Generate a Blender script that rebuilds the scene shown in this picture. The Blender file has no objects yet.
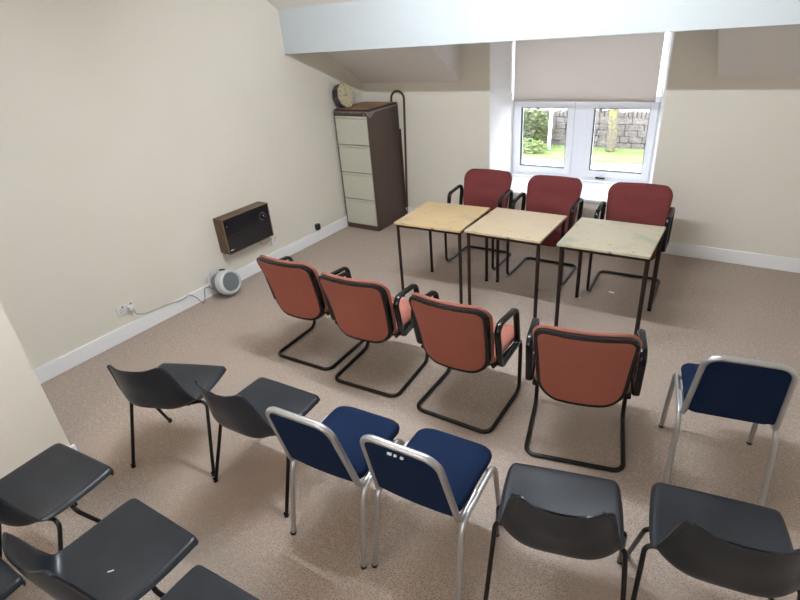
import bpy, bmesh, math, random
from mathutils import Vector, Matrix
from math import sin, cos, pi, radians
random.seed(4)
S = bpy.context.scene
COL = S.collection

# ------------------------------------------------------------------ materials
def mat(name, col, rough=0.6, metal=0.0, noise=None, bump=None, spec=0.5, coat=0.0, trans=0.0, emit=None, sheen=0.0):
    m = bpy.data.materials.new(name); m.use_nodes = True
    nt = m.node_tree; b = nt.nodes['Principled BSDF']
    b.inputs['Base Color'].default_value = (*col, 1)
    b.inputs['Roughness'].default_value = rough
    b.inputs['Metallic'].default_value = metal
    b.inputs['Specular IOR Level'].default_value = spec
    b.inputs['Coat Weight'].default_value = coat
    b.inputs['Sheen Weight'].default_value = sheen
    if emit:
        b.inputs['Emission Color'].default_value = (*emit[0], 1); b.inputs['Emission Strength'].default_value = emit[1]
    tc = nt.nodes.new('ShaderNodeTexCoord')
    if noise:
        # list of (scale, detail, colour2, low, high)
        prev = None
        for (sc, det, c2, lo, hi) in noise:
            n = nt.nodes.new('ShaderNodeTexNoise'); n.inputs['Scale'].default_value = sc; n.inputs['Detail'].default_value = det
            nt.links.new(tc.outputs['Object'], n.inputs['Vector'])
            r = nt.nodes.new('ShaderNodeMapRange'); r.inputs['From Min'].default_value = lo; r.inputs['From Max'].default_value = hi
            nt.links.new(n.outputs['Fac'], r.inputs['Value'])
            mx = nt.nodes.new('ShaderNodeMix'); mx.data_type = 'RGBA'
            nt.links.new(r.outputs['Result'], mx.inputs[0])
            if prev: nt.links.new(prev, mx.inputs[6])
            else: mx.inputs[6].default_value = (*col, 1)
            mx.inputs[7].default_value = (*c2, 1)
            prev = mx.outputs[2]
        nt.links.new(prev, b.inputs['Base Color'])
    if bump:
        sc, st, dist = bump
        n = nt.nodes.new('ShaderNodeTexNoise'); n.inputs['Scale'].default_value = sc; n.inputs['Detail'].default_value = 3
        nt.links.new(tc.outputs['Object'], n.inputs['Vector'])
        bp = nt.nodes.new('ShaderNodeBump'); bp.inputs['Strength'].default_value = st; bp.inputs['Distance'].default_value = dist
        nt.links.new(n.outputs['Fac'], bp.inputs['Height']); nt.links.new(bp.outputs['Normal'], b.inputs['Normal'])
    return m

M = {}
M['wall'] = mat('cream_paint', (.74, .698, .618), .7, noise=[(2.2, 2, (.725, .683, .60), .35, .7)], bump=(60, .12, .004))
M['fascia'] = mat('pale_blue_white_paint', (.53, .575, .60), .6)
M['white_paint'] = mat('white_paint', (.80, .77, .75), .6, bump=(50, .1, .003))
M['reveal'] = mat('white_reveal_paint', (.82, .79, .78), .6)
M['gloss_white'] = mat('white_gloss_paint', (.86, .865, .88), .35)
M['upvc'] = mat('white_plastic_frame', (.86, .88, .95), .3)
M['gasket'] = mat('black_gasket', (.03, .03, .03), .5)
M['carpet'] = mat('beige_carpet', (.49, .40, .34), .97, spec=.15,
                  noise=[(165, 5, (.17, .132, .11), .44, .68), (45, 4, (.53, .435, .375), .5, .8), (1.6, 2, (.41, .33, .28), .42, .75)], bump=(170, .6, .008))
M['coral'] = mat('coral_tweed', (.37, .145, .11), .9, spec=.2, noise=[(260, 2, (.30, .115, .085), .4, .65)], bump=(400, .3, .002))
M['coral_back'] = mat('coral_back_cloth', (.36, .118, .085), .9, spec=.2, noise=[(260, 2, (.29, .09, .065), .4, .65)], bump=(400, .3, .002))
M['red'] = mat('burgundy_tweed', (.150, .034, .034), .9, spec=.2, noise=[(260, 2, (.118, .026, .026), .4, .65)], bump=(400, .3, .002))
M['blackpl'] = mat('black_shell_plastic', (.006, .006, .007), .18, spec=.32)
M['blacktube'] = mat('black_enamelled_tube', (.007, .006, .006), .28, spec=.3)
M['grey'] = mat('slate_plastic', (.014, .017, .022), .34, spec=.36, noise=[(6, 2, (.020, .024, .032), .4, .7)], bump=(500, .12, .0008))
M['blue'] = mat('navy_fabric', (.005, .0145, .045), .9, spec=.12, noise=[(300, 2, (.004, .011, .034), .4, .65)], bump=(450, .25, .0015))
M['alu'] = mat('satin_aluminium', (.46, .46, .47), .38, .8)
M['sticker'] = mat('white_sticker', (.85, .85, .85), .4)
M['steel_brown'] = mat('brown_enamel_steel', (.022, .012, .010), .6, 0, spec=.25)
M['brown'] = mat('brown_enamel_cabinet', (.072, .044, .034), .5, bump=(300, .05, .001))
M['creamdr'] = mat('cream_enamel_drawer', (.50, .49, .41), .45)
M['darkgap'] = mat('dark_gap', (.02, .018, .015), .8)
M['woodbrown'] = mat('brown_wood_veneer', (.12, .062, .028), .5, noise=[(9, 4, (.08, .04, .02), .4, .65)])
M['heater_glass'] = mat('black_heater_glass', (.008, .008, .012), .12, spec=.7)
M['brass'] = mat('brass_trim', (.26, .19, .12), .35, .8)
M['fanwhite'] = mat('white_fan_plastic', (.55, .59, .60), .4)
M['fangrey'] = mat('grey_fan_plastic', (.17, .19, .20), .5)
M['fangrille'] = mat('grey_fan_grille', (.26, .29, .31), .5)
M['cord'] = mat('grey_cable', (.22, .22, .22), .5)
M['socket'] = mat('white_socket_plastic', (.72, .71, .70), .35)
M['blackplug'] = mat('black_adapter_plastic', (.01, .01, .01), .4)
M['clockface'] = mat('cream_clock_dial', (.62, .55, .38), .5)
M['clockbody'] = mat('navy_clock_case', (.02, .022, .035), .4)
M['gold'] = mat('gold_clock_rim', (.45, .33, .15), .3, .8)
M['tanboard'] = mat('tan_board', (.36, .22, .12), .6, noise=[(20, 3, (.30, .18, .10), .4, .6)])
M['maroon'] = mat('maroon_edge', (.055, .016, .014), .4)
M['blind'] = None
M['hooktube'] = mat('brown_lacquered_tube', (.085, .045, .025), .4)
M['road'] = mat('pale_road', (.42, .43, .46), .9)
M['grass'] = mat('lawn', (.13, .19, .055), .95, noise=[(3, 4, (.19, .24, .09), .4, .6)])
M['leaf'] = mat('leaves', (.065, .10, .03), .8, noise=[(9, 3, (.13, .14, .045), .45, .6)])
M['bark'] = mat('bark', (.15, .125, .10), .9, noise=[(4, 3, (.22, .21, .06), .5, .6), (15, 3, (.1, .085, .07), .5, .6)])
M['cottage'] = mat('white_render', (.85, .85, .85), .9)
M['tubeglow'] = mat('lit_tube', (1, 1, 1), .5, emit=((.94, .98, 1.0), 1.0))

def stone_mat():
    m = mat('dry_stone', (.3, .27, .25), .95); nt = m.node_tree; b = nt.nodes['Principled BSDF']
    tc = nt.nodes.new('ShaderNodeTexCoord'); mp = nt.nodes.new('ShaderNodeMapping'); mp.inputs['Scale'].default_value = (3, 3, 6.5)
    v = nt.nodes.new('ShaderNodeTexVoronoi'); v.feature = 'DISTANCE_TO_EDGE'
    v2 = nt.nodes.new('ShaderNodeTexVoronoi')
    nt.links.new(tc.outputs['Object'], mp.inputs['Vector'])
    for q in (v, v2): nt.links.new(mp.outputs['Vector'], q.inputs['Vector'])
    r = nt.nodes.new('ShaderNodeMapRange'); r.inputs['From Max'].default_value = .1
    nt.links.new(v.outputs['Distance'], r.inputs['Value'])
    rp = nt.nodes.new('ShaderNodeValToRGB'); rp.color_ramp.elements[0].color = (.10, .088, .088, 1); rp.color_ramp.elements[1].color = (.24, .21, .20, 1)
    nt.links.new(v2.outputs['Color'], rp.inputs['Fac'])
    mx = nt.nodes.new('ShaderNodeMix'); mx.data_type = 'RGBA'; mx.inputs[6].default_value = (.07, .06, .06, 1)
    nt.links.new(r.outputs['Result'], mx.inputs[0]); nt.links.new(rp.outputs['Color'], mx.inputs[7])
    nt.links.new(mx.outputs[2], b.inputs['Base Color'])
    return m
M['stone'] = stone_mat()

def glass_mat():
    m = bpy.data.materials.new('window_glass'); m.use_nodes = True; nt = m.node_tree
    nt.nodes.remove(nt.nodes['Principled BSDF']); out = nt.nodes['Material Output']
    t = nt.nodes.new('ShaderNodeBsdfTransparent'); t.inputs[0].default_value = (.95, .97, .97, 1)
    g = nt.nodes.new('ShaderNodeBsdfGlossy'); g.inputs['Roughness'].default_value = .02
    mx = nt.nodes.new('ShaderNodeMixShader'); mx.inputs[0].default_value = .08
    nt.links.new(t.outputs[0], mx.inputs[1]); nt.links.new(g.outputs[0], mx.inputs[2]); nt.links.new(mx.outputs[0], out.inputs[0])
    return m
M['glass'] = glass_mat()

def blind_mat():
    m = bpy.data.materials.new('blind_cloth'); m.use_nodes = True; nt = m.node_tree
    b = nt.nodes['Principled BSDF']; out = nt.nodes['Material Output']
    b.inputs['Base Color'].default_value = (.66, .63, .61, 1); b.inputs['Roughness'].default_value = .9
    tl = nt.nodes.new('ShaderNodeBsdfTranslucent'); tl.inputs[0].default_value = (.66, .61, .575, 1)
    mx = nt.nodes.new('ShaderNodeMixShader'); mx.inputs[0].default_value = .36
    nt.links.new(b.outputs[0], mx.inputs[1]); nt.links.new(tl.outputs[0], mx.inputs[2]); nt.links.new(mx.outputs[0], out.inputs[0])
    return m
M['blind'] = blind_mat()

def film_mat():
    m = bpy.data.materials.new('clear_plastic_film'); m.use_nodes = True; nt = m.node_tree
    b = nt.nodes['Principled BSDF']; out = nt.nodes['Material Output']
    b.inputs['Base Color'].default_value = (.46, .39, .39, 1); b.inputs['Roughness'].default_value = .25
    t = nt.nodes.new('ShaderNodeBsdfTransparent')
    mx = nt.nodes.new('ShaderNodeMixShader'); mx.inputs[0].default_value = .72
    nt.links.new(t.outputs[0], mx.inputs[1]); nt.links.new(b.outputs[0], mx.inputs[2]); nt.links.new(mx.outputs[0], out.inputs[0])
    return m
M['film'] = film_mat()

def ply_mat(name, base, dark, stain, amount):
    m = mat(name, base, .45); nt = m.node_tree; b = nt.nodes['Principled BSDF']
    tc = nt.nodes.new('ShaderNodeTexCoord'); prev = None
    def layer(prev, scale, vec, det, lo, hi, c, distort=0):
        mp = nt.nodes.new('ShaderNodeMapping'); mp.inputs['Scale'].default_value = vec
        nt.links.new(tc.outputs['Object'], mp.inputs['Vector'])
        n = nt.nodes.new('ShaderNodeTexNoise'); n.inputs['Scale'].default_value = scale; n.inputs['Detail'].default_value = det; n.inputs['Distortion'].default_value = distort
        nt.links.new(mp.outputs[0], n.inputs['Vector'])
        r = nt.nodes.new('ShaderNodeMapRange'); r.inputs['From Min'].default_value = lo; r.inputs['From Max'].default_value = hi
        nt.links.new(n.outputs['Fac'], r.inputs['Value'])
        mx = nt.nodes.new('ShaderNodeMix'); mx.data_type = 'RGBA'; nt.links.new(r.outputs['Result'], mx.inputs[0])
        if prev is None: mx.inputs[6].default_value = (*base, 1)
        else: nt.links.new(prev, mx.inputs[6])
        mx.inputs[7].default_value = (*c, 1); return mx.outputs[2]
    prev = layer(None, 9, (1, 12, 1), 4, .4, .75, dark)
    prev = layer(prev, 4, (1, 1, 1), 3, .5, .5 + .35 / amount, stain, 1.0)
    prev = layer(prev, 16, (1, 1.6, 1), 5, .66, .74, tuple(c * .35 for c in stain), .5)
    nt.links.new(prev, b.inputs['Base Color'])
    return m
M['ply_a'] = ply_mat('worn_ply_yellow', (.56, .41, .225), (.49, .34, .18), (.40, .32, .22), 1.7)
M['ply_b'] = ply_mat('worn_ply_plain', (.54, .43, .285), (.48, .37, .24), (.47, .385, .275), 1.2)
M['ply_c'] = ply_mat('worn_ply_greenish', (.47, .41, .29), (.41, .355, .25), (.31, .32, .25), 2.0)
M['ply_edge'] = mat('ply_edge', (.55, .40, .22), .6)

# ------------------------------------------------------------------ mesh helpers
def obj(name, bm, m, parent=None, smooth=True, angle=40, loc=None, mats=None):
    bmesh.ops.recalc_face_normals(bm, faces=bm.faces)
    me = bpy.data.meshes.new(name); bm.to_mesh(me); bm.free()
    for q in (mats or [m]): me.materials.append(q)
    if smooth:
        me.shade_smooth(); me.set_sharp_from_angle(angle=radians(angle))
    o = bpy.data.objects.new(name, me); COL.objects.link(o)
    if parent: o.parent = parent
    if loc: o.location = loc
    return o
def tag(o, label, cat, group=None, kind=None):
    if label: o['label'] = label
    if cat: o['category'] = cat
    if group: o['group'] = group
    if kind: o['kind'] = kind
    return o
def thing(name, label, cat, loc=(0, 0, 0), rz=0, group=None):
    o = bpy.data.objects.new(name, None); COL.objects.link(o); o.empty_display_size = .1
    o.location = loc; o.rotation_euler = (0, 0, rz); return tag(o, label, cat, group)
def struct(name, bm, m, **k):
    o = obj(name, bm, m, **k); o['kind'] = 'structure'; return o
def NB(): return bmesh.new()
def box(bm, x0, x1, y0, y1, z0, z1, bev=0, seg=2, M4=None):
    r = bmesh.ops.create_cube(bm, size=1)
    vs = r['verts']
    for v in vs: v.co = Vector(((x0 + x1) / 2 + v.co.x * (x1 - x0), (y0 + y1) / 2 + v.co.y * (y1 - y0), (z0 + z1) / 2 + v.co.z * (z1 - z0)))
    if bev:
        es = {e for v in vs for e in v.link_edges}
        g = bmesh.ops.bevel(bm, geom=list(es), offset=bev, segments=seg, affect='EDGES', profile=.5)
        vs = list({v for f in g['faces'] for v in f.verts} | {v for v in vs if v.is_valid})
    if M4 is not None:
        for v in vs: v.co = M4 @ v.co
    return vs
def fillet(pts, r, n=6, closed=False):
    pts = [Vector(p) for p in pts]; N = len(pts); out = []
    for i, p in enumerate(pts):
        if not closed and i in (0, N - 1): out.append(p); continue
        a = pts[i - 1]; c = pts[(i + 1) % N]; rr = r[i] if isinstance(r, (list, tuple)) else r
        u = (a - p); v = (c - p); lu, lv = u.length, v.length; u.normalize(); v.normalize()
        ang = u.angle(v)
        if rr <= 0 or ang > pi - .02: out.append(p); continue
        d = min(rr / math.tan(ang / 2), lu * .48, lv * .48); rr = d * math.tan(ang / 2)
        ctr = p + (u + v).normalized() * (rr / sin(ang / 2))
        A = p + u * d - ctr; B = p + v * d - ctr; th = A.angle(B); ax = A.cross(B)
        for k in range(n + 1): out.append(ctr + Matrix.Rotation(th * k / n, 3, ax) @ A)
    return out
def tube(bm, pts, rx, ry=None, lat=None, seg=10, closed=False, cap=True, power=1.0):
    """sweep; lat = constant lateral axis for flat oval sections"""
    ry = ry or rx; pts = [Vector(p) for p in pts]; N = len(pts); rings = []; nrm = None
    for i, p in enumerate(pts):
        if closed: t = (pts[(i + 1) % N] - pts[i - 1]).normalized()
        else: t = (pts[min(i + 1, N - 1)] - pts[max(i - 1, 0)]).normalized()
        if lat is not None:
            a = Vector(lat); a = (a - t * a.dot(t)).normalized()
        else:
            if nrm is None:
                a = Vector((0, 0, 1)) if abs(t.z) < .9 else Vector((1, 0, 0))
            else: a = nrm
            a = (a - t * a.dot(t)).normalized(); nrm = a
        b = t.cross(a); ring = []
        for k in range(seg):
            th = 2 * pi * k / seg; c, s = cos(th), sin(th)
            c = math.copysign(abs(c) ** power, c); s = math.copysign(abs(s) ** power, s)
            ring.append(bm.verts.new(p + a * rx * c + b * ry * s))
        rings.append(ring)
    for i in range(N if closed else N - 1):
        A = rings[i]; B = rings[(i + 1) % N]
        for k in range(seg): bm.faces.new((A[k], A[(k + 1) % seg], B[(k + 1) % seg], B[k]))
    if cap and not closed: bm.faces.new(rings[0][::-1]); bm.faces.new(rings[-1])
def cyl(bm, a, b, r, r2=None, seg=24):
    a = Vector(a); b = Vector(b); r2 = r if r2 is None else r2
    t = (b - a).normalized(); u = t.orthogonal().normalized(); w = t.cross(u)
    R1 = [bm.verts.new(a + (u * cos(2 * pi * k / seg) + w * sin(2 * pi * k / seg)) * r) for k in range(seg)]
    R2 = [bm.verts.new(b + (u * cos(2 * pi * k / seg) + w * sin(2 * pi * k / seg)) * r2) for k in range(seg)]
    for k in range(seg): bm.faces.new((R1[k], R1[(k + 1) % seg], R2[(k + 1) % seg], R2[k]))
    bm.faces.new(R1[::-1]); bm.faces.new(R2)
def lathe(bm, prof, org=(0, 0, 0), axis='z', seg=32, M4=None):
    rings = []
    for r, h in prof:
        rings.append([bm.verts.new(Vector((r * cos(2 * pi * k / seg), r * sin(2 * pi * k / seg), h))) for k in range(seg)])
    for A, B in zip(rings, rings[1:]):
        for k in range(seg): bm.faces.new((A[k], A[(k + 1) % seg], B[(k + 1) % seg], B[k]))
    bm.faces.new(rings[0][::-1]); bm.faces.new(rings[-1])
    for R in rings:
        for v in R: v.co = (M4 @ v.co if M4 is not None else v.co) + Vector(org)
def rr_outline(w0, w1, h, rb, rt, inset=0, n=6):
    """rounded trapezoid outline; w0 half width at bottom (v=0), w1 at top (v=h)"""
    b = inset; out = []
    def W(v): return w0 + (w1 - w0) * v / h - b
    rb = max(rb - b, .004); rt = max(rt - b, .004)
    for (sx, vc, r, a0) in ((1, b + rb, rb, -90), (1, h - b - rt, rt, 0), (-1, h - b - rt, rt, 90), (-1, b + rb, rb, 180)):
        cx = W(vc) - r
        for k in range(n + 1):
            a = radians(a0 + 90 * k / n)
            if sx > 0: out.append((cx + r * cos(a), vc + r * sin(a)))
            else: out.append((-cx + r * cos(a), vc + r * sin(a)))
    # subdivide straight runs
    res = []
    N = len(out)
    for i in range(N):
        a = out[i]; c = out[(i + 1) % N]; res.append(a)
        if i % (n + 1) == n:
            for q in (1, 2, 3): res.append((a[0] + (c[0] - a[0]) * q / 4, a[1] + (c[1] - a[1]) * q / 4))
    return res
def loft(bm, layers, outline, fmap):
    """layers: list of (inset, depth); outline(inset) -> 2d points; fmap(x, v, depth) -> point"""
    rings = [[bm.verts.new(fmap(x, v, d)) for x, v in outline(i)] for i, d in layers]
    n = len(rings[0])
    for A, B in zip(rings, rings[1:]):
        for k in range(n): bm.faces.new((A[k], A[(k + 1) % n], B[(k + 1) % n], B[k]))
    for R, (i, d) in ((rings[0], layers[0]), (rings[-1], layers[-1])):
        pts = outline(i); cx = sum(p[0] for p in pts) / n; cy = sum(p[1] for p in pts) / n
        prev = R
        for s in (.66, .33):
            nx = [bm.verts.new(fmap(cx + (x - cx) * s, cy + (v - cy) * s, d)) for x, v in pts]
            for k in range(n): bm.faces.new((prev[k], prev[(k + 1) % n], nx[(k + 1) % n], nx[k]))
            prev = nx
        c = bm.verts.new(fmap(cx, cy, d))
        for k in range(n): bm.faces.new((prev[k], prev[(k + 1) % n], c))
def copy_tree(o, parent=None):
    c = o.copy(); COL.objects.link(c); c.parent = parent
    for ch in list(o.children): copy_tree(ch, c)
    return c
def text_mesh(txt, size, depth=.0005):
    cu = bpy.data.curves.new('txt', 'FONT'); cu.body = txt; cu.size = size; cu.extrude = depth; cu.align_x = 'CENTER'; cu.align_y = 'CENTER'
    o = bpy.data.objects.new('txt', cu); COL.objects.link(o)
    dg = bpy.context.evaluated_depsgraph_get(); me = bpy.data.meshes.new_from_object(o.evaluated_get(dg))
    bm = bmesh.new(); bm.from_mesh(me); COL.objects.unlink(o); bpy.data.objects.remove(o); bpy.data.meshes.remove(me)
    return bm

# ------------------------------------------------------------------ room
RX = 5.2; FY = -6.6; XL, XR = 1.60, 3.226; WD = .62; ZSILL = .445; ZHEAD = 2.0
SL = .665; Z0 = 1.54                       # roof slope starts at Z0 on the back wall
ZC = 2.86; YC = -(ZC - Z0) / SL            # flat ceiling
DX0, DX1, DZ = 1.272, 3.585, 2.15          # dormer
bm = NB(); box(bm, -.2, RX + .2, FY - .2, .1, -.12, 0); struct('floor', bm, M['carpet'], smooth=False)
bm = NB()
box(bm, -.2, XL, 0, WD + .14, -.12, 2.5)
box(bm, XL, XR, 0, WD + .14, -.12, ZSILL - .02)
box(bm, XL, XR, 0, WD + .14, ZHEAD, 2.5)
vs = box(bm, XR, RX + .2, 0, WD + .14, -.12, 2.5)
for v in vs:
    if v.co.x < XR + .01 and v.co.y > .3: v.co.x = XR - .125
struct('wall_back', bm, M['wall'], smooth=False)
bm = NB(); box(bm, -.2, 0, FY - .2, 0, -.12, 3.1); struct('wall_left', bm, M['wall'], smooth=False)
bm = NB(); box(bm, RX, RX + .2, FY - .2, 0, -.12, 3.1); struct('wall_right', bm, M['wall'], smooth=False)
JX, JY = 1.072, -4.40
bm = NB(); box(bm, 0, JX, FY, JY, 0, ZC + .05); struct('wall_jog', bm, M['wall'], smooth=False)
# front wall with an opening added behind the camera for fill light
WX0, WX1, WZ0, WZ1 = 2.2, 3.8, 1.0, 2.0
bm = NB()
box(bm, -.2, WX0, FY - .3, FY, -.12, 3.1); box(bm, WX1, RX + .2, FY - .3, FY, -.12, 3.1)
box(bm, WX0, WX1, FY - .3, FY, -.12, WZ0); box(bm, WX0, WX1, FY - .3, FY, WZ1, 3.1)
struct('wall_front', bm, M['wall'], smooth=False)
# ceiling: flat part + slope with dormer cut out, dormer ceiling and cheeks
bm = NB()
def slab(bm, pts, t=.08):
    """prism of polygon pts extruded along its upward normal"""
    P = [Vector(p) for p in pts]; n = (P[1] - P[0]).cross(P[2] - P[0]).normalized()
    if n.z < 0: n = -n
    A = [bm.verts.new(p) for p in P]; B = [bm.verts.new(p + n * t) for p in P]
    bm.faces.new(A); bm.faces.new(B[::-1])
    for k in range(len(P)): bm.faces.new((A[k], A[(k + 1) % len(P)], B[(k + 1) % len(P)], B[k]))
yd = -(DZ - Z0) / SL
def zs(y): return Z0 - SL * y
slab(bm, [(-.1, 0.0, zs(0)), (DX0, 0.0, zs(0)), (DX0, yd, DZ), (-.1, yd, DZ)])
slab(bm, [(DX1, 0.0, zs(0)), (RX + .1, 0.0, zs(0)), (RX + .1, yd, DZ), (DX1, yd, DZ)])
slab(bm, [(-.1, yd, DZ), (RX + .1, yd, DZ), (RX + .1, YC, ZC), (-.1, YC, ZC)])
slab(bm, [(-.1, YC, ZC), (RX + .1, YC, ZC), (RX + .1, FY - .2, ZC), (-.1, FY - .2, ZC)])
slab(bm, [(DX0, 0.1, DZ), (DX1, 0.1, DZ), (DX1, yd - .02, DZ), (DX0, yd - .02, DZ)])
for x, s in ((DX0 + .004, -1), (DX1 - .004, 1)):
    P = [(x, 0, Z0), (x, 0, DZ), (x, yd, DZ)]
    A = [bm.verts.new(p) for p in P]; B = [bm.verts.new((p[0] + s * .05, p[1], p[2] + .03)) for p in P]
    bm.faces.new(A); bm.faces.new(B)
    for k in range(3): bm.faces.new((A[k], A[(k + 1) % 3], B[(k + 1) % 3], B[k]))
struct('ceiling', bm, M['white_paint'], smooth=False)
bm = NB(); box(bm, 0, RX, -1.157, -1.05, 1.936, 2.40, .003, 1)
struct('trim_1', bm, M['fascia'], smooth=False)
def skirt(name, x0, x1, y0, y1, h=.122):
    bm = NB(); box(bm, x0, x1, y0, y1, 0, h, .004, 2); struct(name, bm, M['gloss_white'], smooth=False)
skirt('baseboard_back', .018, RX, -.018, 0); skirt('baseboard_left', 0, .018, JY, 0)
skirt('baseboard_jog', JX, JX + .018, FY, JY + .018); skirt('baseboard_right', RX - .018, RX, FY, -.018)

bm = NB(); box(bm, XL, XL + .004, .0005, WD - .0, ZSILL, ZHEAD)
vs = box(bm, XR - .006, XR - .0005, .0, WD, ZSILL, ZHEAD)
for v in vs:
    if v.co.y > .3: v.co.x -= .1205
box(bm, XL, XR, .0005, WD, ZHEAD - .004, ZHEAD)
struct('trim_3', bm, M['reveal'], smooth=False)

# window
def build_window(name, x0, x1, z0, z1, y, inward, halves):
    """inward: -1 if room lies at smaller y. halves: list of (casement x0, x1)"""
    w = bpy.data.objects.new(name, None); COL.objects.link(w); w['kind'] = 'structure'
    d = .035
    bm = NB()
    box(bm, x0, x1, y - d, y + d, z0, z0 + .05, .004); box(bm, x0, x1, y - d, y + d, z1 - .05, z1, .004)
    box(bm, x0 + .001, x0 + .045, y - d - .0012, y + d - .001, z0 + .001, z1 - .001, .004); box(bm, x1 - .045, x1 - .001, y - d - .0012, y + d - .001, z0 + .001, z1 - .001, .004)
    for (a, b), (c, e) in zip(halves, halves[1:]): box(bm, b, c, y - d - .0024, y + d - .002, z0 + .002, z1 - .002, .004)
    obj('frame', bm, M['upvc'], w, smooth=False)
    for a, b in halves:
        bm = NB(); f = .075; yi = y + inward * .025
        A, B, C_, D_ = a, b, z0 + .048, z1 - .048
        box(bm, A, B, yi - .03, yi + .03, C_, C_ + f, .006); box(bm, A, B, yi - .03, yi + .03, D_ - f, D_, .006)
        box(bm, A + .0005, A + f, yi - .031, yi + .029, C_ + .0005, D_ - .0005, .006); box(bm, B - f, B - .0005, yi - .031, yi + .029, C_ + .0005, D_ - .0005, .006)
        s = obj('casement', bm, M['upvc'], w, smooth=False)
        bm = NB(); g = .004
        for q in ((A + f, B - f, C_ + f - g, C_ + f), (A + f, B - f, D_ - f, D_ - f + g), (A + f - g, A + f, C_ + f, D_ - f), (B - f, B - f + g, C_ + f, D_ - f)):
            box(bm, q[0], q[1], yi - .034, yi + .01, q[2], q[3])
        obj('gasket', bm, M['gasket'], s, smooth=False)
        bm = NB(); box(bm, A + f - .01, B - f + .01, yi - .004, yi + .004, C_ + f - .01, D_ - f + .01)
        obj('pane', bm, M['glass'], s, smooth=False)
    return w
WY = .655
w1 = build_window('window_1', 1.60, 3.12, .452, 1.32, WY, -1, [(1.632, 2.285), (2.415, 3.085)])
bm = NB()   # fixed light above the casements, behind the blind
box(bm, 1.60, 3.12, WY - .03, WY + .03, 1.93, 2.0, .003); box(bm, 1.601, 1.64, WY - .029, WY + .029, 1.322, 1.929, .003); box(bm, 3.08, 3.119, WY - .029, WY + .029, 1.322, 1.929, .003)
fr = obj('transom_frame', bm, M['upvc'], w1, smooth=False)
bm = NB(); box(bm, 1.65, 3.07, WY - .004, WY + .004, 1.31, 1.94); obj('pane', bm, M['glass'], fr, smooth=False)
bm = NB(); box(bm, XL, XR - .002, -.028, WY - .03, ZSILL - .022, ZSILL + .006, .006); obj('windowsill', bm, M['gloss_white'], w1, smooth=False)
bm = NB(); box(bm, 2.56, 2.66, .585, .60, .487, .503, .005); box(bm, 2.56, 2.59, .597, .63, .485, .505, .004)
obj('handle', bm, M['steel_brown'], w1)
build_window('unseen_fill_window', WX0, WX1, WZ0, WZ1, FY - .2, 1, [(WX0 + .03, 2.97), (3.03, WX1 - .03)])  # unseen window, added to let cool fill light into the room

# roller blind
t = thing('roller_blind', 'pale greyish-pink roller blind pulled halfway down over the window', 'blind', (0, 0, 0))
bm = NB(); X0, X1 = 1.625, 3.055
n = 30; F = []; B = []
for i in range(n + 1):
    z = 1.285 + (1.955 - 1.285) * i / n
    F.append((bm.verts.new((X0, .565, z)), bm.verts.new((X1, .565, z)))); B.append((bm.verts.new((X0, .5665, z)), bm.verts.new((X1, .5665, z))))
for i in range(n):
    bm.faces.new((F[i][0], F[i][1], F[i + 1][1], F[i + 1][0])); bm.faces.new((B[i][0], B[i + 1][0], B[i + 1][1], B[i][1]))
    bm.faces.new((F[i][0], F[i + 1][0], B[i + 1][0], B[i][0])); bm.faces.new((F[i][1], B[i][1], B[i + 1][1], F[i + 1][1]))
obj('blind_cloth', bm, M['blind'], t, smooth=False)
bm = NB(); box(bm, X0, X1, .558, .573, 1.268, 1.290, .004); obj('bottom_bar', bm, M['blind'], t)
bm = NB(); cyl(bm, (X0 - .01, .57, 1.962), (X1 + .01, .57, 1.962), .022); obj('roller', bm, M['upvc'], t)
bm = NB(); box(bm, 1.600, 1.612, .535, .575, 1.32, 1.36, .003); tube(bm, [(1.612, .55, 1.33), (1.612, .55, 1.95)], .0018, seg=6); obj('chain_tidy', bm, M['upvc'], t)

# ------------------------------------------------------------------ ceiling light fittings (main fluorescent batten, plus one added for fill)
def batten(x0, x1, y, z, label, strength, tint):
    t = thing('ceiling_light', label, 'light', ((x0 + x1) / 2, y, z))
    L = (x1 - x0) / 2
    bm = NB(); box(bm, -L, L, -.03, .03, .045, ZC - z, .006); obj('batten_case', bm, M['gloss_white'], t)
    for s in (-1, 1):
        bm = NB(); box(bm, s * L - .012, s * L + .012, -.016, .016, -.018, .05, .003); obj('lamp_holder', bm, M['gloss_white'], t)
    m = M['tubeglow'].copy(); m.node_tree.nodes['Principled BSDF'].inputs['Emission Strength'].default_value = strength; m.node_tree.nodes['Principled BSDF'].inputs['Emission Color'].default_value = (*tint, 1)
    bm = NB(); cyl(bm, (-L + .012, 0, 0), (L - .012, 0, 0), .014, seg=12); obj('fluorescent_tube', bm, m, t)
batten(1.75, 3.25, -3.03, 2.73, 'white fluorescent batten on the ceiling above the coral chairs', 370, (.90, .975, 1.04))
batten(1.75, 3.25, -5.75, 2.73, 'unseen warm fill batten added on the ceiling near the added rear window', 60, (1.0, .84, .66))  # dim warm tube out of view, added to warm the ambient light

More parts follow.
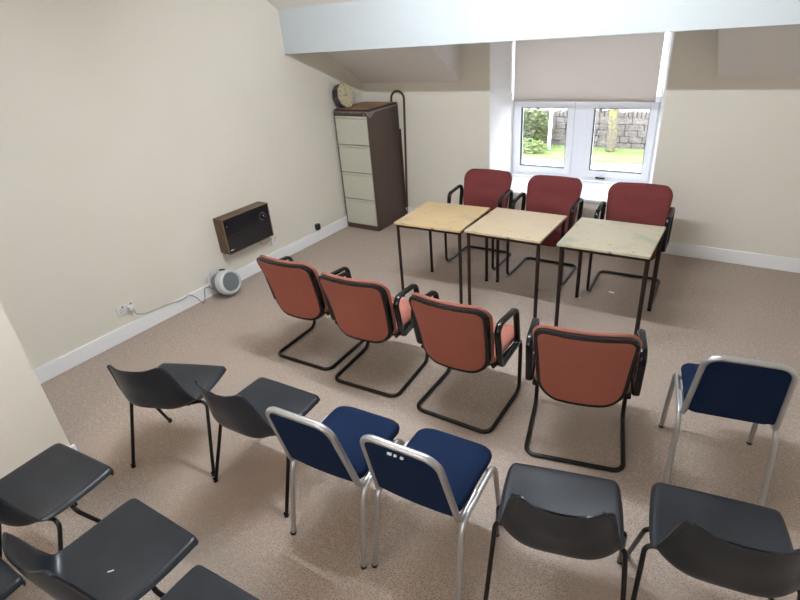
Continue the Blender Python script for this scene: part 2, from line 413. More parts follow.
# ------------------------------------------------------------------ tables
def make_table(label, topm, tx, ty, ta, fx, fy, fa):
    W_, D_, H_ = .598, .590, .684
    t = thing('exam_table', label, 'table', (tx, ty, 0), ta, 'square exam tables in a row')
    bm = NB(); box(bm, -W_ / 2, W_ / 2, -D_ / 2, D_ / 2, H_ - .018, H_, .003, 2)
    o = obj('tabletop', bm, None, t, smooth=False, mats=[topm])
    Mf = Matrix.Translation((fx, fy, 0)) @ Matrix.Rotation(fa, 4, 'Z')
    a, b = W_ / 2 - .012, D_ / 2 - .012
    bm = NB()
    for q in ((-a, a, -b, -b + .018), (-a, a, b - .018, b), (-a, -a + .018, -b, b), (a - .018, a, -b, b)):
        box(bm, q[0], q[1], q[2], q[3], H_ - .040, H_ - .0185, .001, 1, Mf)
    obj('frame', bm, M['steel_brown'], t, smooth=False)
    for sx in (-1, 1):
        for sy in (-1, 1):
            bm = NB(); x, y = sx * (a - .01), sy * (b - .01)
            tube(bm, [Mf @ Vector((x, y, H_ - .038)), Mf @ Vector((x, y, .016))], .0125, seg=8, power=.5, lat=(1, 1, 0))
            l = obj('leg', bm, M['steel_brown'], t)
            bm = NB(); cyl(bm, Mf @ Vector((x, y, 0)), Mf @ Vector((x, y, .02)), .0155, .014, 12); obj('foot', bm, M['blackpl'], l)
    return t
make_table('square exam table with scratched yellow plywood top, nearest the filing cabinet', M['ply_a'], 1.909, -1.537, .047, 0, .001, .014)
make_table('square exam table with plain pale plywood top, between two other tables', M['ply_b'], 2.540, -1.494, .001, .003, -.001, .006)
make_table('square exam table with greenish grey stained top, farthest from the filing cabinet', M['ply_c'], 3.249, -1.480, .016, .006, .003, .012)

# ------------------------------------------------------------------ cantilever armchairs
def make_armchair(name, label, cush, backm, grp):
    t = thing(name, label, 'chair', (0, 0, 0), 0, grp)
    hw, L = .245, .457
    # frame
    bm = NB()
    P = fillet([(-hw + .02, .10, .408), (-hw, L, .395), (-hw, L, .0125), (-hw, 0, .0125), (hw, 0, .0125), (hw, L, .0125), (hw, L, .395), (hw - .02, .10, .408)],
               [0, .05, .055, .055, .055, .055, .05, 0], 7)
    tube(bm, P, .0125, seg=10)
    obj('cantilever_frame', bm, M['blacktube'], t)
    # seat pan + cushion
    H = .46
    def omap(z_off):
        def f(x, v, d):
            y = .085 + v * .93
            drop = .035 * max(0, (v - .36) / .10) ** 2
            return Vector((x, y, .405 + d - drop))
        return f
    bm = NB(); loft(bm, [(.03, 0), (.012, .002), (.010, .016)], lambda i: rr_outline(.232, .238, H, .05, .07, i), omap(0))
    obj('seat_pan', bm, M['blackpl'], t)
    bm = NB(); loft(bm, [(.012, .012), (.002, .022), (0, .038), (.006, .052), (.022, .062), (.06, .067)], lambda i: rr_outline(.232, .238, H, .05, .07, i), omap(0))
    obj('seat', bm, cush, t)
    # back
    zb, zt = .350, .816; BH = zt - zb
    def bmap(x, v, d):
        s = v / BH
        y = .046 - .105 * s + .03 * sin(pi * s) * .6
        y += .055 * (x / .24) ** 2 * (1 - .25 * s)
        return Vector((x, y + d, zb + v))
    out = lambda i: rr_outline(.208, .238, BH, .12, .065, i, 8)
    bm = NB(); loft(bm, [(.018, -.002), (.006, -.005), (0, .003), (0, .026), (.008, .034)], out, bmap)
    sh = obj('back_shell', bm, M['blackpl'], t)
    bm = NB(); loft(bm, [(.020, -.001), (.022, -.005), (.037, -.0065)], out, bmap)
    obj('back_panel', bm, backm, sh)
    def cmap(x, v, d):
        s = v / BH
        if d > .045: d += .012 * math.exp(-((s - .50) / .12) ** 2) - .018 * math.exp(-((s - .68) / .035) ** 2) + .004 * math.exp(-((s - .85) / .1) ** 2)
        return bmap(x, v, d)
    bm = NB()
    loft(bm, [(.010, .026), (-.001, .031), (-.010, .040), (-.005, .050), (.010, .060), (.04, .066), (.08, .068), (.12, .069), (.16, .069)],
         lambda i: rr_outline(.205, .238, BH, .13, .07, i, 8), cmap)
    obj('backrest', bm, cush, t)
    # arms
    for s in (-1, 1):
        bm = NB(); x = s * .258
        P = fillet([(x, .125, .405), (x, .068, .690), (x, .330, .665), (x, .372, .420)], [.03, .05, .045, .03], 7, closed=True)
        tube(bm, P,   .018, .0125, lat=(1, 0, 0), seg=12, closed=True, power=.7)
        box(bm, min(s * .20, x), max(s * .20, x), .15, .20, .398, .412, .002)
        obj('armrest', bm, M['blackpl'], t)
    return t
SC = 'coral-backed cantilever armchairs facing the tables'
arm = make_armchair('cantilever_chair', 'coral cantilever armchair with black rim, nearest the fan heater', M['coral'], M['coral_back'], SC)
spots = [(1.567, -3.028, .057, None), (2.152, -3.057, .087, 'coral cantilever armchair with black rim, second from the fan heater'),
         (2.803, -3.058, .016, 'coral cantilever armchair with black rim, in front of the two blue chairs'),
         (3.520, -3.034, .24, 'coral cantilever armchair turned slightly away, nearest the lone blue chair')]
for i, (x, y, a, l) in enumerate(spots):
    o = arm if i == 0 else copy_tree(arm)
    o.location = (x, y, 0); o.rotation_euler = (0, 0, a)
    if l: o['label'] = l
SR = 'burgundy cantilever armchairs under the window'
armr = make_armchair('cantilever_chair', 'burgundy cantilever armchair behind the scratched yellow table', M['red'], M['red'], SR)
for i, (x, y, a, l) in enumerate([(1.889, -.600, 3.152, None), (2.547, -.639, 3.143, 'burgundy cantilever armchair behind the middle table with the plain pale top'),
                                  (3.249, -.646, 3.19, 'burgundy cantilever armchair behind the greenish stained table')]):
    o = armr if i == 0 else copy_tree(armr)
    o.location = (x, y, 0); o.rotation_euler = (0, 0, a)
    if l: o['label'] = l

# ------------------------------------------------------------------ blue stacking chairs
def make_blue(label):
    t = thing('stacking_chair', label, 'chair', (0, 0, 0), 0, 'navy stacking chairs with aluminium frames')
    # leg loops
    for s in (-1, 1):
        bm = NB()
        P = fillet([(s * .200, -.252, .003), (s * .192, -.165, .400), (s * .200, .150, .425), (s * .212, .205, .003)], [0, .09, .06, 0], 8)
        tube(bm, P, .0125, .0105, lat=(1, 0, 0), seg=10)
        l = obj('leg', bm, M['alu'], t)
        for yy, xx in ((-.252, .200), (.205, .212)):
            bm = NB(); cyl(bm, (s * xx, yy, 0), (s * xx, yy, .010), .0140, .0140, 12); obj('foot_cap', bm, M['blacktube'], l)
    bm = NB()
    for y in (-.10, .12): tube(bm, [(-.198, y, .405), (.198, y, .405)], .009, seg=8)
    obj('seat_rail', bm, M['alu'], t)
    # seat
    def f(x, v, d):
        y = -.165 + v; return Vector((x, y, .412 + d + .006 * sin(pi * v / .40) - .03 * max(0, (v - .32) / .08) ** 2))
    bm = NB(); loft(bm, [(.03, 0), (.004, .003), (0, .018), (.003, .033), (.014, .043), (.05, .050), (.09, .053)], lambda i: rr_outline(.176, .184, .405, .05, .09, i, 8), f)
    obj('seat', bm, M['blue'], t)
    # back hoop: inverted U from the leg loop
    def bp(x, z):     # back plane
        s = (z - .42) / .37; return Vector((x, -.175 - .095 * s, z))
    P = fillet([(-.185, -.02, .418), tuple(bp(-.182, .395)), tuple(bp(-.157, .795)), tuple(bp(.157, .795)), tuple(bp(.182, .395)), (.185, -.02, .418)], [0, .05, .065, .065, .05, 0], 8)
    bm = NB(); tube(bm, P, .0145, .0125, seg=12); obj('back_frame', bm, M['alu'], t)
    H = .347
    def g(x, v, d):
        p = bp(x, .440 + v); p.y += d - .008 * (1 - (x / .17) ** 2) ; return p
    bm = NB(); loft(bm, [(.02, -.010), (.004, -.008), (0, 0), (.003, .012), (.012, .022), (.04, .028), (.08, .030)], lambda i: rr_outline(.171, .150, H, .012, .055, i, 8), g)
    obj('backrest', bm, M['blue'], t)
    return t
blue = make_blue('navy stacking chair with aluminium hoop, beside the grey plastic chair of its row')
bs = [(2.710, -3.838, .083, None), (3.152, -3.778, .064, 'navy stacking chair with tiny white stickers on its hoop, right of its blue neighbour'),
      (4.100, -2.680, .19, 'lone navy stacking chair standing apart at the right, beside the last coral armchair')]
bo = []
for i, (x, y, a, l) in enumerate(bs):
    o = blue if i == 0 else copy_tree(blue)
    o.location = (x, y, 0); o.rotation_euler = (0, 0, a)
    if l: o['label'] = l
    bo.append(o)
bm = NB()
for x0, x1 in ((-.035, -.018), (-.008, .002), (.018, .030)): box(bm, x0, x1, -.289, -.281, .764, .772)
st = obj('sticker', bm, M['sticker'], bo[1], smooth=False); st['label'] = 'tiny white sticker scraps'

# ------------------------------------------------------------------ grey shell chairs
def cr(P, t):
    """catmull-rom through list of tuples, t in 0..1"""
    n = len(P) - 1; x = min(max(t, 0), 1) * n; i = min(int(x), n - 1); u = x - i
    p0 = P[max(i - 1, 0)]; p1 = P[i]; p2 = P[i + 1]; p3 = P[min(i + 2, n)]
    return [.5 * (2 * b + (c - a) * u + (2 * a - 5 * b + 4 * c - d) * u * u + (3 * b - a - 3 * c + d) * u ** 3) for a, b, c, d in zip(p0, p1, p2, p3)]
def make_grey(label):
    t = thing('plastic_shell_chair', label, 'chair', (0, 0, 0), 0, 'slate grey plastic shell chairs')
    # station list, front of seat to top of back: centre (y, z), edge (x, y, z)
    CT = [(.192, .395), (.195, .420), (.178, .431), (.10, .424), (0, .414), (-.10, .405), (-.168, .405), (-.212, .450), (-.236, .54), (-.254, .62), (-.264, .694), (-.267, .702)]
    ED = [(.184, .192, .392), (.194, .194, .418), (.213, .178, .430), (.220, .10, .432), (.222, 0, .434), (.220, -.08, .440), (.214, -.128, .456), (.196, -.152, .505), (.182, -.172, .57), (.170, -.192, .64), (.155, -.214, .700), (.135, -.226, .712)]
    nv, nu = 52, 28
    def P(u, v):
        cy, cz = cr(CT, v); ex, ey, ez = cr(ED, v); a = abs(u)
        k = a ** (2.4 + 1.6 * math.exp(-((v - .60) / .10) ** 2))
        x = math.copysign(ex * a, u); y = cy + (ey - cy) * k; z = cz + (ez - cz) * k
        return Vector((x, y, z))
    def lip(u, v):
        # rolled down edge round the seat and back
        a = abs(u); p = P(u, v)
        if a > .93:
            q = (a - .93) / .07; s = 1 if v < .58 else max(0, 1 - (v - .58) / .10)
            p.z -= .022 * q * q * s; p.x += math.copysign(.004 * q, u)
            if s < 1: p.y += -.010 * q * (1 - s)
        return p
    us = [-1 + 2 * i / nu for i in range(nu + 1)]
    us = sorted(set(us + [-.985, -.955, .955, .985])); nu = len(us) - 1
    grid = [[lip(u, j / nv) for u in us] for j in range(nv + 1)]
    bm = NB()
    def nrm(j, i):
        a = grid[min(j + 1, nv)][i] - grid[max(j - 1, 0)][i]; b = grid[j][min(i + 1, nu)] - grid[j][max(i - 1, 0)]
        n = b.cross(a); return n.normalized() if n.length > 1e-9 else Vector((0, 0, 1))
    T = [[bm.verts.new(grid[j][i]) for i in range(nu + 1)] for j in range(nv + 1)]
    # underside: thickness along the normal (pointing down/back)
    Bt = []
    for j in range(nv + 1):
        row = []
        for i in range(nu + 1):
            n = nrm(j, i)
            if n.z + n.y * .8 < 0: n = -n
            row.append(bm.verts.new(grid[j][i] - n * .008))
        Bt.append(row)
    for j in range(nv):
        for i in range(nu):
            bm.faces.new((T[j][i], T[j][i + 1], T[j + 1][i + 1], T[j + 1][i]))
            bm.faces.new((Bt[j][i], Bt[j + 1][i], Bt[j + 1][i + 1], Bt[j][i + 1]))
    for j in range(nv):
        bm.faces.new((T[j][0], T[j + 1][0], Bt[j + 1][0], Bt[j][0])); bm.faces.new((T[j][nu], Bt[j][nu], Bt[j + 1][nu], T[j + 1][nu]))
    for i in range(nu):
        bm.faces.new((T[0][i], Bt[0][i], Bt[0][i + 1], T[0][i + 1])); bm.faces.new((T[nv][i], T[nv][i + 1], Bt[nv][i + 1], Bt[nv][i]))
    obj('seat_shell', bm, M['grey'], t, angle=60)
    # frame: two leg pairs and cross bars
    for s in (-1, 1):
        ap = Vector((s * .232, -.055, .398))
        for nm, foot in (('leg', (s * .252, -.232, .004)), ('leg', (s * .262, .150, .004))):
            bm = NB(); inner = (s * .12, (-.105 if foot[1] < 0 else .02), .380)
            knee = ap + Vector((0, -.03 if foot[1] < 0 else .03, 0))
            tube(bm, fillet([foot, tuple(knee), inner], [0, .035, 0], 7), .0095, seg=10)
            l = obj(nm, bm, M['blacktube'], t)
            bm = NB(); cyl(bm, (foot[0], foot[1], 0), (foot[0], foot[1], .022), .0125, .0115, 12); obj('foot_cap', bm, M['blackpl'], l)
    bm = NB()
    tube(bm, [(-.14, -.105, .380), (.14, -.105, .380)], .0095, seg=8); tube(bm, [(-.14, .02, .380), (.14, .02, .380)], .0095, seg=8)
    box(bm, -.10, -.06, -.12, .04, .386, .397, .002); box(bm, .06, .10, -.12, .04, .386, .397, .002)
    obj('seat_mount', bm, M['blacktube'], t)
    return t
g0 = make_grey('grey plastic shell chair turned askew, nearest the left wall in its row')
gs = [(1.558, -3.945, .40, None),
      (2.164, -3.836, .065, 'grey plastic shell chair next to the first blue chair'),
      (3.655, -3.700, .27, 'grey plastic shell chair seen from behind, right of the blue pair'),
      (4.170, -3.540, .181, 'grey plastic shell chair in front of the lone blue chair'),
      (2.323, -4.719, .037, 'grey plastic shell chair with white scuff on seat, its raised back nearest the viewer'),
      (1.673, -4.700, .109, 'grey plastic shell chair beside the projecting left wall'),
      (2.838, -4.765, .075, 'grey plastic shell chair at the bottom edge, right of the scuffed seat'),
      (1.90, -5.17, .05, 'grey plastic shell chair barely showing in the bottom left corner')]
for i, (x, y, a, l) in enumerate(gs):
    o = g0 if i == 0 else copy_tree(g0)
    o.location = (x, y, 0); o.rotation_euler = (0, 0, a)
    if l: o['label'] = l
    if i == 4:
        bm = NB(); box(bm, -.010, .012, -.0025, .0025, 0, .0006, .0002, 1)
        sc_ = obj('scuff', bm, M['sticker'], o, smooth=False); sc_.location = (.028, -.060, .4165); sc_.rotation_euler = (0, 0, .9); sc_['label'] = 'small white scuff mark'

# ------------------------------------------------------------------ filing cabinet
CX0, CX1, CY0, CY1, CH = .021, .492, -.593, -.032, 1.325
t = thing('filing_cabinet', 'tall brown four-drawer filing cabinet with cream drawer fronts in the corner', 'cabinet', ((CX0 + CX1) / 2, (CY0 + CY1) / 2, 0))
hx, hy = (CX1 - CX0) / 2, (CY1 - CY0) / 2
bm = NB(); box(bm, -hx, hx, -hy + .012, hy, 0, CH, .003, 2); box(bm, -hx, hx, -hy, -hy + .02, 0, .055, .002); box(bm, -hx, hx, -hy, -hy + .02, 1.285, CH, .002)
box(bm, -hx, -hx + .018, -hy, -hy + .02, .05, 1.29, .002); box(bm, hx - .018, hx, -hy, -hy + .02, .05, 1.29, .002)
obj('body', bm, M['brown'], t, smooth=False)
for k in range(4):
    z0 = .062 + k * .306; z1 = z0 + .298
    bm = NB(); box(bm, -hx + .02, hx - .02, -hy - .008, -hy + .012, z0, z1 - .026, .004, 2)
    d = obj('drawer', bm, M['creamdr'], t, smooth=False)
    bm = NB(); box(bm, -hx + .02, hx - .02, -hy - .012, -hy + .012, z1 - .022, z1, .004, 2)
    obj('handle', bm, M['creamdr'], d, smooth=False)
bm = NB(); cyl(bm, (hx - .045, -hy - .018, 1.296), (hx - .045, -hy, 1.296), .009, seg=14); obj('lock', bm, M['alu'], t)
# plastic sheet on top with drooping corner
t = thing('plastic_sheet', 'crumpled clear plastic sheet draped over the filing cabinet top', 'sheet', ((CX0 + CX1) / 2, (CY0 + CY1) / 2, CH))
bm = NB(); nx, ny = 26, 26; V = []
ext = .022
for j in range(ny + 1):
    row = []
    for i in range(nx + 1):
        u = -hx + .0 + (2 * hx + ext) * i / nx; v = -hy - ext + (2 * hy + ext) * j / ny
        x, y, z = u, v, .003 + .002 * sin(u * 60) * sin(v * 47)
        dx = u - hx - .002; dy = -hy - v - .008
        drop = 0
        if dx > 0: drop = dx; x = hx + .004 + dx * .1 + .003 * sin(v * 40)
        if dy > 0: drop = max(drop, dy * .9); y = -hy - .016 - dy * .1 + .003 * sin(u * 50)
        if dx > 0: drop *= 1.0 + 2.6 * max(0, 1 - abs((v + hy - .03) / .09))
        row.append(bm.verts.new((x, y, z - drop)))
    V.append(row)
for j in range(ny):
    for i in range(nx): bm.faces.new((V[j][i], V[j][i + 1], V[j + 1][i + 1], V[j + 1][i]))
r = bmesh.ops.solidify(bm, geom=bm.faces[:], thickness=.0006)
obj('sheet', bm, M['film'], t)
# framed tan board lying on top
t = thing('framed_board', 'tan board with dark maroon edging lying flat on the filing cabinet', 'board', ((CX0 + CX1) / 2, (CY0 + CY1) / 2, CH + .006))
bm = NB(); a, b = hx - .004, hy - .004
box(bm, -a, a, -b, b, 0, .014, .002); obj('edging', bm, M['maroon'], t, smooth=False)
bm = NB(); box(bm, -a + .03, a - .03, -b + .035, b - .025, .012, .0175, .001); obj('panel', bm, M['tanboard'], t, smooth=False)

# clock leaning on the wall
t = thing('wall_clock', 'ten-sided cream-faced clock with navy case leaning on top of the filing cabinet', 'clock', (.125, -.475, CH + .022))
Mc = Matrix.Rotation(radians(-12), 4, 'Y') @ Matrix.Rotation(pi / 2, 4, 'Y') @ Matrix.Rotation(pi / 2, 4, 'Z')  # local z -> room +x ; y up
CR = .135
Mc = Matrix.Translation((0, 0, CR * cos(radians(18)) * cos(radians(12)) + .003)) @ Mc
def ngon_prism(bm, n, r0, z0, r1, z1, off=0):
    A = [bm.verts.new(Mc @ Vector((r0 * cos(2 * pi * (k + off) / n), r0 * sin(2 * pi * (k + off) / n), z0))) for k in range(n)]
    B = [bm.verts.new(Mc @ Vector((r1 * cos(2 * pi * (k + off) / n), r1 * sin(2 * pi * (k + off) / n), z1))) for k in range(n)]
    for k in range(n): bm.faces.new((A[k], A[(k + 1) % n], B[(k + 1) % n], B[k]))
    bm.faces.new(A[::-1]); bm.faces.new(B)
bm = NB(); ngon_prism(bm, 10, CR * .93, -.085, CR * .98, .0); obj('case', bm, M['clockbody'], t, smooth=False)
bm = NB(); ngon_prism(bm, 10, CR, 0, CR, .006); obj('rim', bm, M['gold'], t, smooth=False)
bm = NB(); ngon_prism(bm, 10, CR * .95, .004, CR * .94, .0085); dial = obj('dial', bm, M['clockface'], t, smooth=False)
for k in range(1, 13):
    bm = text_mesh(str(k), .026); a = radians(90 - 30 * k)
    for v in bm.verts: v.co = Mc @ (v.co + Vector((cos(a) * CR * .76, sin(a) * CR * .76, .0092)))
    obj('numeral', bm, M['clockbody'], dial, smooth=False)
for nm, a, L_, w_ in (('minute_hand', 90, .075, .004), ('hour_hand', 180, .052, .006)):
    bm = NB(); a = radians(a)
    box(bm, -.008, L_, -w_ / 2, w_ / 2, .011, .0125, 0, 1, Mc @ Matrix.Rotation(a, 4, 'Z')); obj(nm, bm, M['clockbody'], t, smooth=False)
for v in (): pass

# bent tube frame behind the cabinet
t = thing('bent_tube_frame', 'brown bent-tube frame with rounded top standing behind the filing cabinet', 'frame', (.452, -.0145, 0))
bm = NB()
tube(bm, fillet([(-.045, 0, .012), (-.055, 0, 1.455), (.122, 0, 1.455), (.052, 0, .012)], [0, .085, .085, 0], 10), .0125, seg=10)
obj('tube', bm, M['hooktube'], t)
bm = NB(); box(bm, -.047, .047, -.006, .006, .03, 1.05, .002); obj('panel', bm, M['brown'], t, smooth=False)
bm = NB(); box(bm, .05, .062, -.016, -.010, .085, .12, .001); o = obj('tape', bm, M['sticker'], t, smooth=False)

# ------------------------------------------------------------------ wall heater (left wall)
t = thing('wall_heater', 'brown wood-effect wall heater with black glass front, mounted on the left wall', 'heater', (0, -2.115, .35))
W2 = .275; D = .132; HH = .333
bm = NB()
box(bm, 0, D - .006, -W2, W2, HH - .02, HH, .002); box(bm, 0, D - .006, -W2, W2, 0, .015, .002)
box(bm, 0, D - .006, -W2, -W2 + .015, .01, HH - .01, .002); box(bm, 0, D - .006, W2 - .015, W2, .01, HH - .01, .002)
box(bm, .0, .02, -W2 + .01, W2 - .01, .01, HH - .01)
obj('case', bm, M['woodbrown'], t, smooth=False)
bm = NB()
for q in ((-W2 - .001, W2 + .001, HH - .006, HH + .001), (-W2 - .001, W2 + .001, -.001, .005), (-W2 - .001, -W2 + .006, 0, HH), (W2 - .006, W2 + .001, 0, HH)):
    box(bm, D - .010, D + .002, q[0], q[1], q[2], q[3], .001)
obj('trim', bm, M['brass'], t, smooth=False)
bm = NB(); box(bm, D - .03, D - .002, -W2 + .007, W2 - .007, .006, HH - .008, .002); gl = obj('glass_front', bm, M['heater_glass'], t, smooth=False)
bm = NB(); box(bm, D - .004, D + .001, -W2 + .02, W2 - .15, .16, .166, .001); box(bm, D - .004, D + .001, -W2 + .02, W2 - .03, .022, .026, .001); obj('grille_bar', bm, M['darkgap'], gl, smooth=False)
bm = NB()
cyl(bm, (D - .003, .185, .225), (D + .010, .185, .225), .022, .019, 20); kb = obj('dial_knob', bm, M['blackpl'], gl)
bm = NB()
for k in range(9):
    a = radians(-20 + 35 * k); y, z = .185 + .036 * cos(a), .225 + .036 * sin(a)
    box(bm, D - .003, D - .0012, y - .003, y + .003, z - .002, z + .002)
box(bm, D + .0095, D + .0105, .182, .188, .228, .243)
obj('dial_mark', bm, M['sticker'], gl, smooth=False)
bm = NB(); box(bm, D - .003, D - .0012, -W2 + .022, -W2 + .055, .030, .038); box(bm, D - .003, D - .0012, -W2 + .028, -W2 + .040, HH - .075, HH - .072)
obj('badge', bm, M['sticker'], gl, smooth=False)
bm = NB(); tube(bm, fillet([(.03, .16, .004), (.03, .17, -.06), (.02, .21, -.10), (.022, .33, -.08)], .03), .003, seg=8); tube(bm, [(.02, .255, .004), (.02, .25, -.04), (.026, .33, -.075)], .0028, seg=8)
obj('cable', bm, M['cord'], t)

# sockets
def socket(name, label, y, z, double=False, plug=None, cat='socket'):
    t = thing(name, label, cat, (0, y, z)); w = .074 if double else .043
    bm = NB(); box(bm, 0, .010, -w, w, -.043, .043, .003, 2); obj('plate', bm, M['socket'], t)
    for c in ((-.036, .036) if double else (0,)):
        bm = NB()
        for dy, dz, a, b in ((0, .010, .0022, .005), (-.010, -.008, .004, .002), (.010, -.008, .004, .002)):
            box(bm, .0095, .0105, c + dy - a, c + dy + a, dz - b, dz + b)
        box(bm, .0095, .013, c + .012 if c <= 0 else c + .012, c + .022, .020, .034, .001)
        obj('socket_hole', bm, M['gasket'], t, smooth=False)
    return t
socket('double_socket', 'white double wall socket low on the left wall with the fan heater plugged in', -3.388, .248, True)
socket('wall_socket', 'white single wall socket just under the wall heater', -1.742, .235)
socket('wall_socket', 'white single wall socket behind the small black adapter', -1.115, .175)
t = thing('power_adapter', 'small black plug-in adapter in the wall socket near the filing cabinet', 'adapter', (.0105, -1.115, .175))
bm = NB(); box(bm, 0, .045, -.026, .026, -.034, .034, .007, 3); obj('body', bm, M['blackplug'], t)
bm = NB(); box(bm, .044, .048, -.016, .016, -.022, .022, .002, 2); obj('front_cover', bm, M['blacktube'], t)

# fan heater with cord
fx, fy = .150, -2.515
t = thing('fan_heater', 'round white and grey fan heater on the carpet by the left wall', 'heater', (fx, fy, 0), radians(0))
R_ = .098
Mh = Matrix.Scale(1.2, 4) @ Matrix.Translation((0, 0, R_ + .012)) @ Matrix.Rotation(radians(-14), 4, 'Y') @ Matrix.Rotation(pi / 2, 4, 'Y')   # local z -> +x
def L3(prof, name, m, par=t, seg=40):
    bm = NB(); lathe(bm, prof, seg=seg, M4=Mh); return obj(name, bm, m, par)
L3([(.06, -.095), (.078, -.085), (.088, -.05), (.090, -.002)], 'rear_drum', M['fangrey'])
L3([(.088, -.006), (R_, .0), (R_ + .001, .035), (R_ - .006, .062), (R_ - .018, .070), (R_ - .024, .068), (R_ - .026, .050), (.01, .050)], 'front_bezel', M['fanwhite'])
g_ = L3([(R_ - .027, .052), (R_ - .028, .060), (.005, .060)], 'grille', M['fangrille'])
bm = NB()
for k in range(-5, 6):
    y = k * .0125; h = math.sqrt(max(0, (R_ - .03) ** 2 - y * y))
    box(bm, -h, h, y - .003, y + .003, .060, .066, 0, 1, Mh @ Matrix.Rotation(radians(50), 4, 'Z'))
obj('grille_slat', bm, M['fangrey'], g_, smooth=False)
bm = NB(); tube(bm, fillet([Mh @ Vector((.0, -.094, .0)), Mh @ Vector((.0, -.11, -.13)), Mh @ Vector((.0, .11, -.13)), Mh @ Vector((.0, .094, .0))], .06, 8), .006, seg=8)
bm.free()
bm = NB(); P = [Mh @ Vector((.105 * cos(a) * 1.0, .098 * sin(a), -.05 - .06 * abs(cos(a)) * (1 if cos(a) < 0 else 1))) for a in [radians(90 + 180 * k / 14) for k in range(15)]]
tube(bm, P, .0055, seg=8); obj('handle', bm, M['fanwhite'], t)
bm = NB(); lathe(bm, [(.017, 0), (.016, .014), (.010, .018)], org=(-.03, 0, 2.4 * R_ + .004)); obj('thermostat_knob', bm, M['blackplug'], t)
bm = NB(); lathe(bm, [(.012, 0), (.011, .012), (.006, .015)], org=(.008, 0, 2.4 * R_ + .016)); obj('switch_knob', bm, M['blackplug'], t)
bm = NB(); box(bm, -.09, .04, -.055, .055, 0, .018, .006, 2); obj('base', bm, M['fangrey'], t)

bm = NB()
pts = [(.05, -3.345, .236), (.055, -3.34, .195), (.05, -3.315, .175), (.035, -3.25, .148), (.032, -3.17, .140), (.034, -3.08, .135), (.034, -3.00, .125), (.036, -2.93, .115), (.036, -2.88, .12),
       (.036, -2.84, .125), (.05, -2.79, .08), (.075, -2.755, .012), (.06, -2.73, .006), (.045, -2.70, .04), (.032, -2.675, .10), (.034, -2.655, .115), (.045, -2.62, .10), (.06, -2.585, .05)]
sp = [Vector(cr([tuple(p) for p in pts], k / 120)) for k in range(121)]
tube(bm, sp, .0035, seg=8)
Ti = (Matrix.Translation((fx, fy, 0)) @ Matrix.Rotation(radians(0), 4, 'Z')).inverted()
bm.transform(Ti); obj('power_cord', bm, M['cord'], t)
bm = NB(); box(bm, .0107, .048, -3.374, -3.326, .224, .268, .008, 3); bm.transform(Ti); obj('plug', bm, M['socket'], t)

# scraps of white paper on the carpet
for (x, y, s, l) in ((3.20, -1.02, .030, 'larger white paper scrap on the carpet under the greenish table'), (3.0, -1.22, .012, 'tiny white paper scrap on the carpet between table legs')):
    bm = NB(); n = 7
    top = [bm.verts.new((s * (.7 + .3 * random.random()) * cos(2 * pi * k / n), s * .45 * sin(2 * pi * k / n), .004 + .004 * random.random())) for k in range(n)]
    bot = [bm.verts.new((v.co.x, v.co.y, v.co.z - .001)) for v in top]
    bm.faces.new(top); bm.faces.new(bot[::-1])
    for k in range(n): bm.faces.new((top[k], top[(k + 1) % n], bot[(k + 1) % n], bot[k]))
    o = obj('paper_scrap', bm, M['sticker'], None, smooth=False, loc=(x, y, 0)); tag(o, l, 'paper')

# ------------------------------------------------------------------ outside
GZ = -2.2
bm = NB(); box(bm, -40, 40, .8, 60, GZ - .3, GZ); struct('trim_2', bm, M['road'], smooth=False)
bm = NB(); n = 60
box(bm, -14, 12, 12.0, 13.88, GZ, GZ + .04, .01, 1)
gr = obj('grass_verge', bm, M['grass'], smooth=False); tag(gr, 'strip of bright green grass along the stone wall outside', 'grass', kind='stuff')
# bed of rough growth in front of the left pane
def foliage(name, label, cx, cy, cz, rx, ry, rz, nleaf, m, base=-2.13):
    GZ = base; t = thing(name, label, 'shrub', (cx, cy, GZ)); bm = NB()
    for k in range(nleaf):
        a = random.random() * 2 * pi; b = math.acos(2 * random.random() - 1); rad = random.random() ** .4
        c = Vector((rx * rad * sin(b) * cos(a), ry * rad * sin(b) * sin(a), cz - GZ + rz * rad * cos(b)))
        if c.z < .02: c.z = .02 + random.random() * .2
        s = .05 + .05 * random.random(); R = Matrix.Rotation(random.random() * 6.3, 3, 'Z') @ Matrix.Rotation(random.random() * 3, 3, 'X')
        q = [c + R @ Vector(p) for p in ((-s, 0, 0), (0, -s * .5, .01), (s, 0, 0), (0, s * .5, .01))]
        vs_ = [bm.verts.new(p) for p in q]; bm.faces.new(vs_)
    obj('foliage', bm, m, t, smooth=False)
    bm = NB()
    for k in range(6): tube(bm, [(rx * .3 * cos(k), ry * .3 * sin(k), 0), (rx * .5 * cos(k * 1.3), ry * .4 * sin(k), (cz - GZ))], .02, .02, seg=6)
    obj('stem', bm, M['bark'], t)
foliage('garden_shrub', 'leafy green shrub spilling over the stone wall outside the left pane', -3.3, 13.35, -1.45, 1.0, .40, .72, 1700, M['leaf'])
foliage('garden_shrub', 'low pale green shrub on the verge outside the left pane', -3.1, 12.5, -1.95, 1.0, .3, .28, 700, M['grass'])
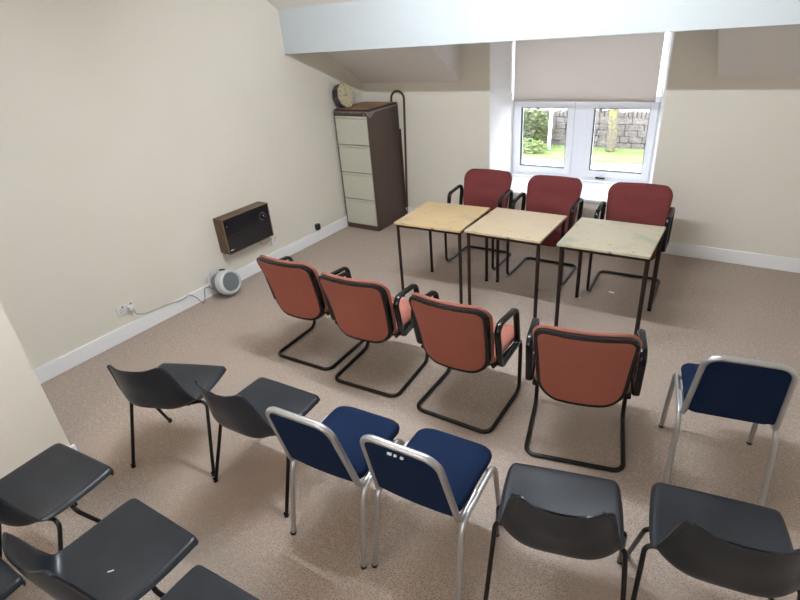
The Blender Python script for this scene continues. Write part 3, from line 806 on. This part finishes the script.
# dry stone wall
bm = NB()
for cours in range(5):
    x = -14.0
    while x < 12:
        w = .25 + .35 * random.random(); h = .19 + .04 * random.random()
        box(bm, x, x + w, 13.9 + .05 * random.random(), 14.3, GZ + cours * .2, GZ + cours * .2 + h, .025, 1)
        x += w + .01
x = -14
while x < 12:
    w = .10 + .08 * random.random(); box(bm, x, x + w, 13.92, 14.28, GZ + 1.0, GZ + 1.0 + .16 + .08 * random.random(), .025, 1); x += w + .015
sw = obj('dry_stone_wall', bm, M['stone'], smooth=False); tag(sw, 'grey dry stone wall running along the verge outside', 'wall')
for k, (x, w, l) in enumerate(((-.83, .7, 'dark green ivy clump on top of the stone wall beside the trunk'), (1.2, 1.0, 'dark green ivy clump on top of the stone wall at right of the right pane'))):
    foliage('ivy_clump', l, x - .2 + k * .2, 14.1, -.84, w, .18, .14, 500, M['leaf'], -.93)
# tree trunk
t = thing('garden_tree', 'lichen-spotted tree trunk on the verge outside the right pane', 'tree', (-.32, 13.35, GZ))
bm = NB(); tube(bm, [(0, 0, .07), (.02, 0, .3), (0, 0, 1.2), (.03, .02, 2.4), (-.02, .02, 3.6), (.05, 0, 5)], .15, seg=12); obj('trunk', bm, M['bark'], t)
bm = NB()
for k in range(5): tube(bm, [(0, 0, 3.2 + k * .3), (cos(k * 1.9) * .8, sin(k * 1.9) * .8, 4.2 + k * .3), (cos(k * 1.9) * 1.7, sin(k * 1.9) * 1.7, 5 + k * .2)], .04, seg=6)
obj('branch', bm, M['bark'], t)
t = thing('birch_tree', 'slim pale tree trunk outside at the right side of the left pane', 'tree', (-2.30, 13.0, GZ))
bm = NB(); tube(bm, [(0, 0, .07), (.03, 0, 1.2), (-.02, .02, 2.6), (.03, 0, 4.5)], .06, seg=10); obj('trunk', bm, M['cottage'], t)
# white cottage beyond
t = thing('cottage', 'white rendered cottage beyond the stone wall outside', 'building', (-6, 32, GZ))
bm = NB(); box(bm, -14, 16, 0, 8, 0, 5); obj('wall', bm, M['cottage'], t, smooth=False)
bm = NB(); A = [bm.verts.new(p) for p in ((-14.3, -.4, 5), (16.3, -.4, 5), (16.3, 8.4, 5), (-14.3, 8.4, 5), (-14.3, 4, 8), (16.3, 4, 8))]
for q in ((0, 1, 5, 4), (2, 3, 4, 5), (0, 4, 3), (1, 2, 5), (0, 3, 2, 1)): bm.faces.new([A[k] for k in q])
obj('roof', bm, M['stone'], t, smooth=False)

# ------------------------------------------------------------------ world, camera, view
w = bpy.data.worlds.new('sky'); S.world = w; w.use_nodes = True
nt = w.node_tree; bg = nt.nodes['Background']
bg.inputs['Color'].default_value = (.92, .96, 1.0, 1); bg.inputs['Strength'].default_value = 9.0

cam = bpy.data.cameras.new('camera'); co = bpy.data.objects.new('camera', cam); COL.objects.link(co)
cam.sensor_width = 36; cam.sensor_fit = 'HORIZONTAL'; cam.lens = 522.2118 / 800 * 36; cam.clip_start = .05; cam.clip_end = 200
yaw, pitch, roll = radians(-36.2427), radians(-27.7051), radians(-4.9198)
f = Vector((sin(yaw) * cos(pitch), cos(yaw) * cos(pitch), sin(pitch))); rt = Vector((cos(yaw), -sin(yaw), 0)); up = rt.cross(f)
r2 = rt * cos(roll) + up * sin(roll); u2 = -rt * sin(roll) + up * cos(roll)
m = Matrix(((r2.x, u2.x, -f.x, 0), (r2.y, u2.y, -f.y, 0), (r2.z, u2.z, -f.z, 0), (0, 0, 0, 1)))
co.matrix_world = Matrix.Translation((4.0305, -5.1321, 2.1036)) @ m
S.camera = co
S.view_settings.view_transform = 'Standard'; S.view_settings.look = 'None'; S.view_settings.gamma = 1; S.view_settings.exposure = .22
S.view_settings.use_curve_mapping = False
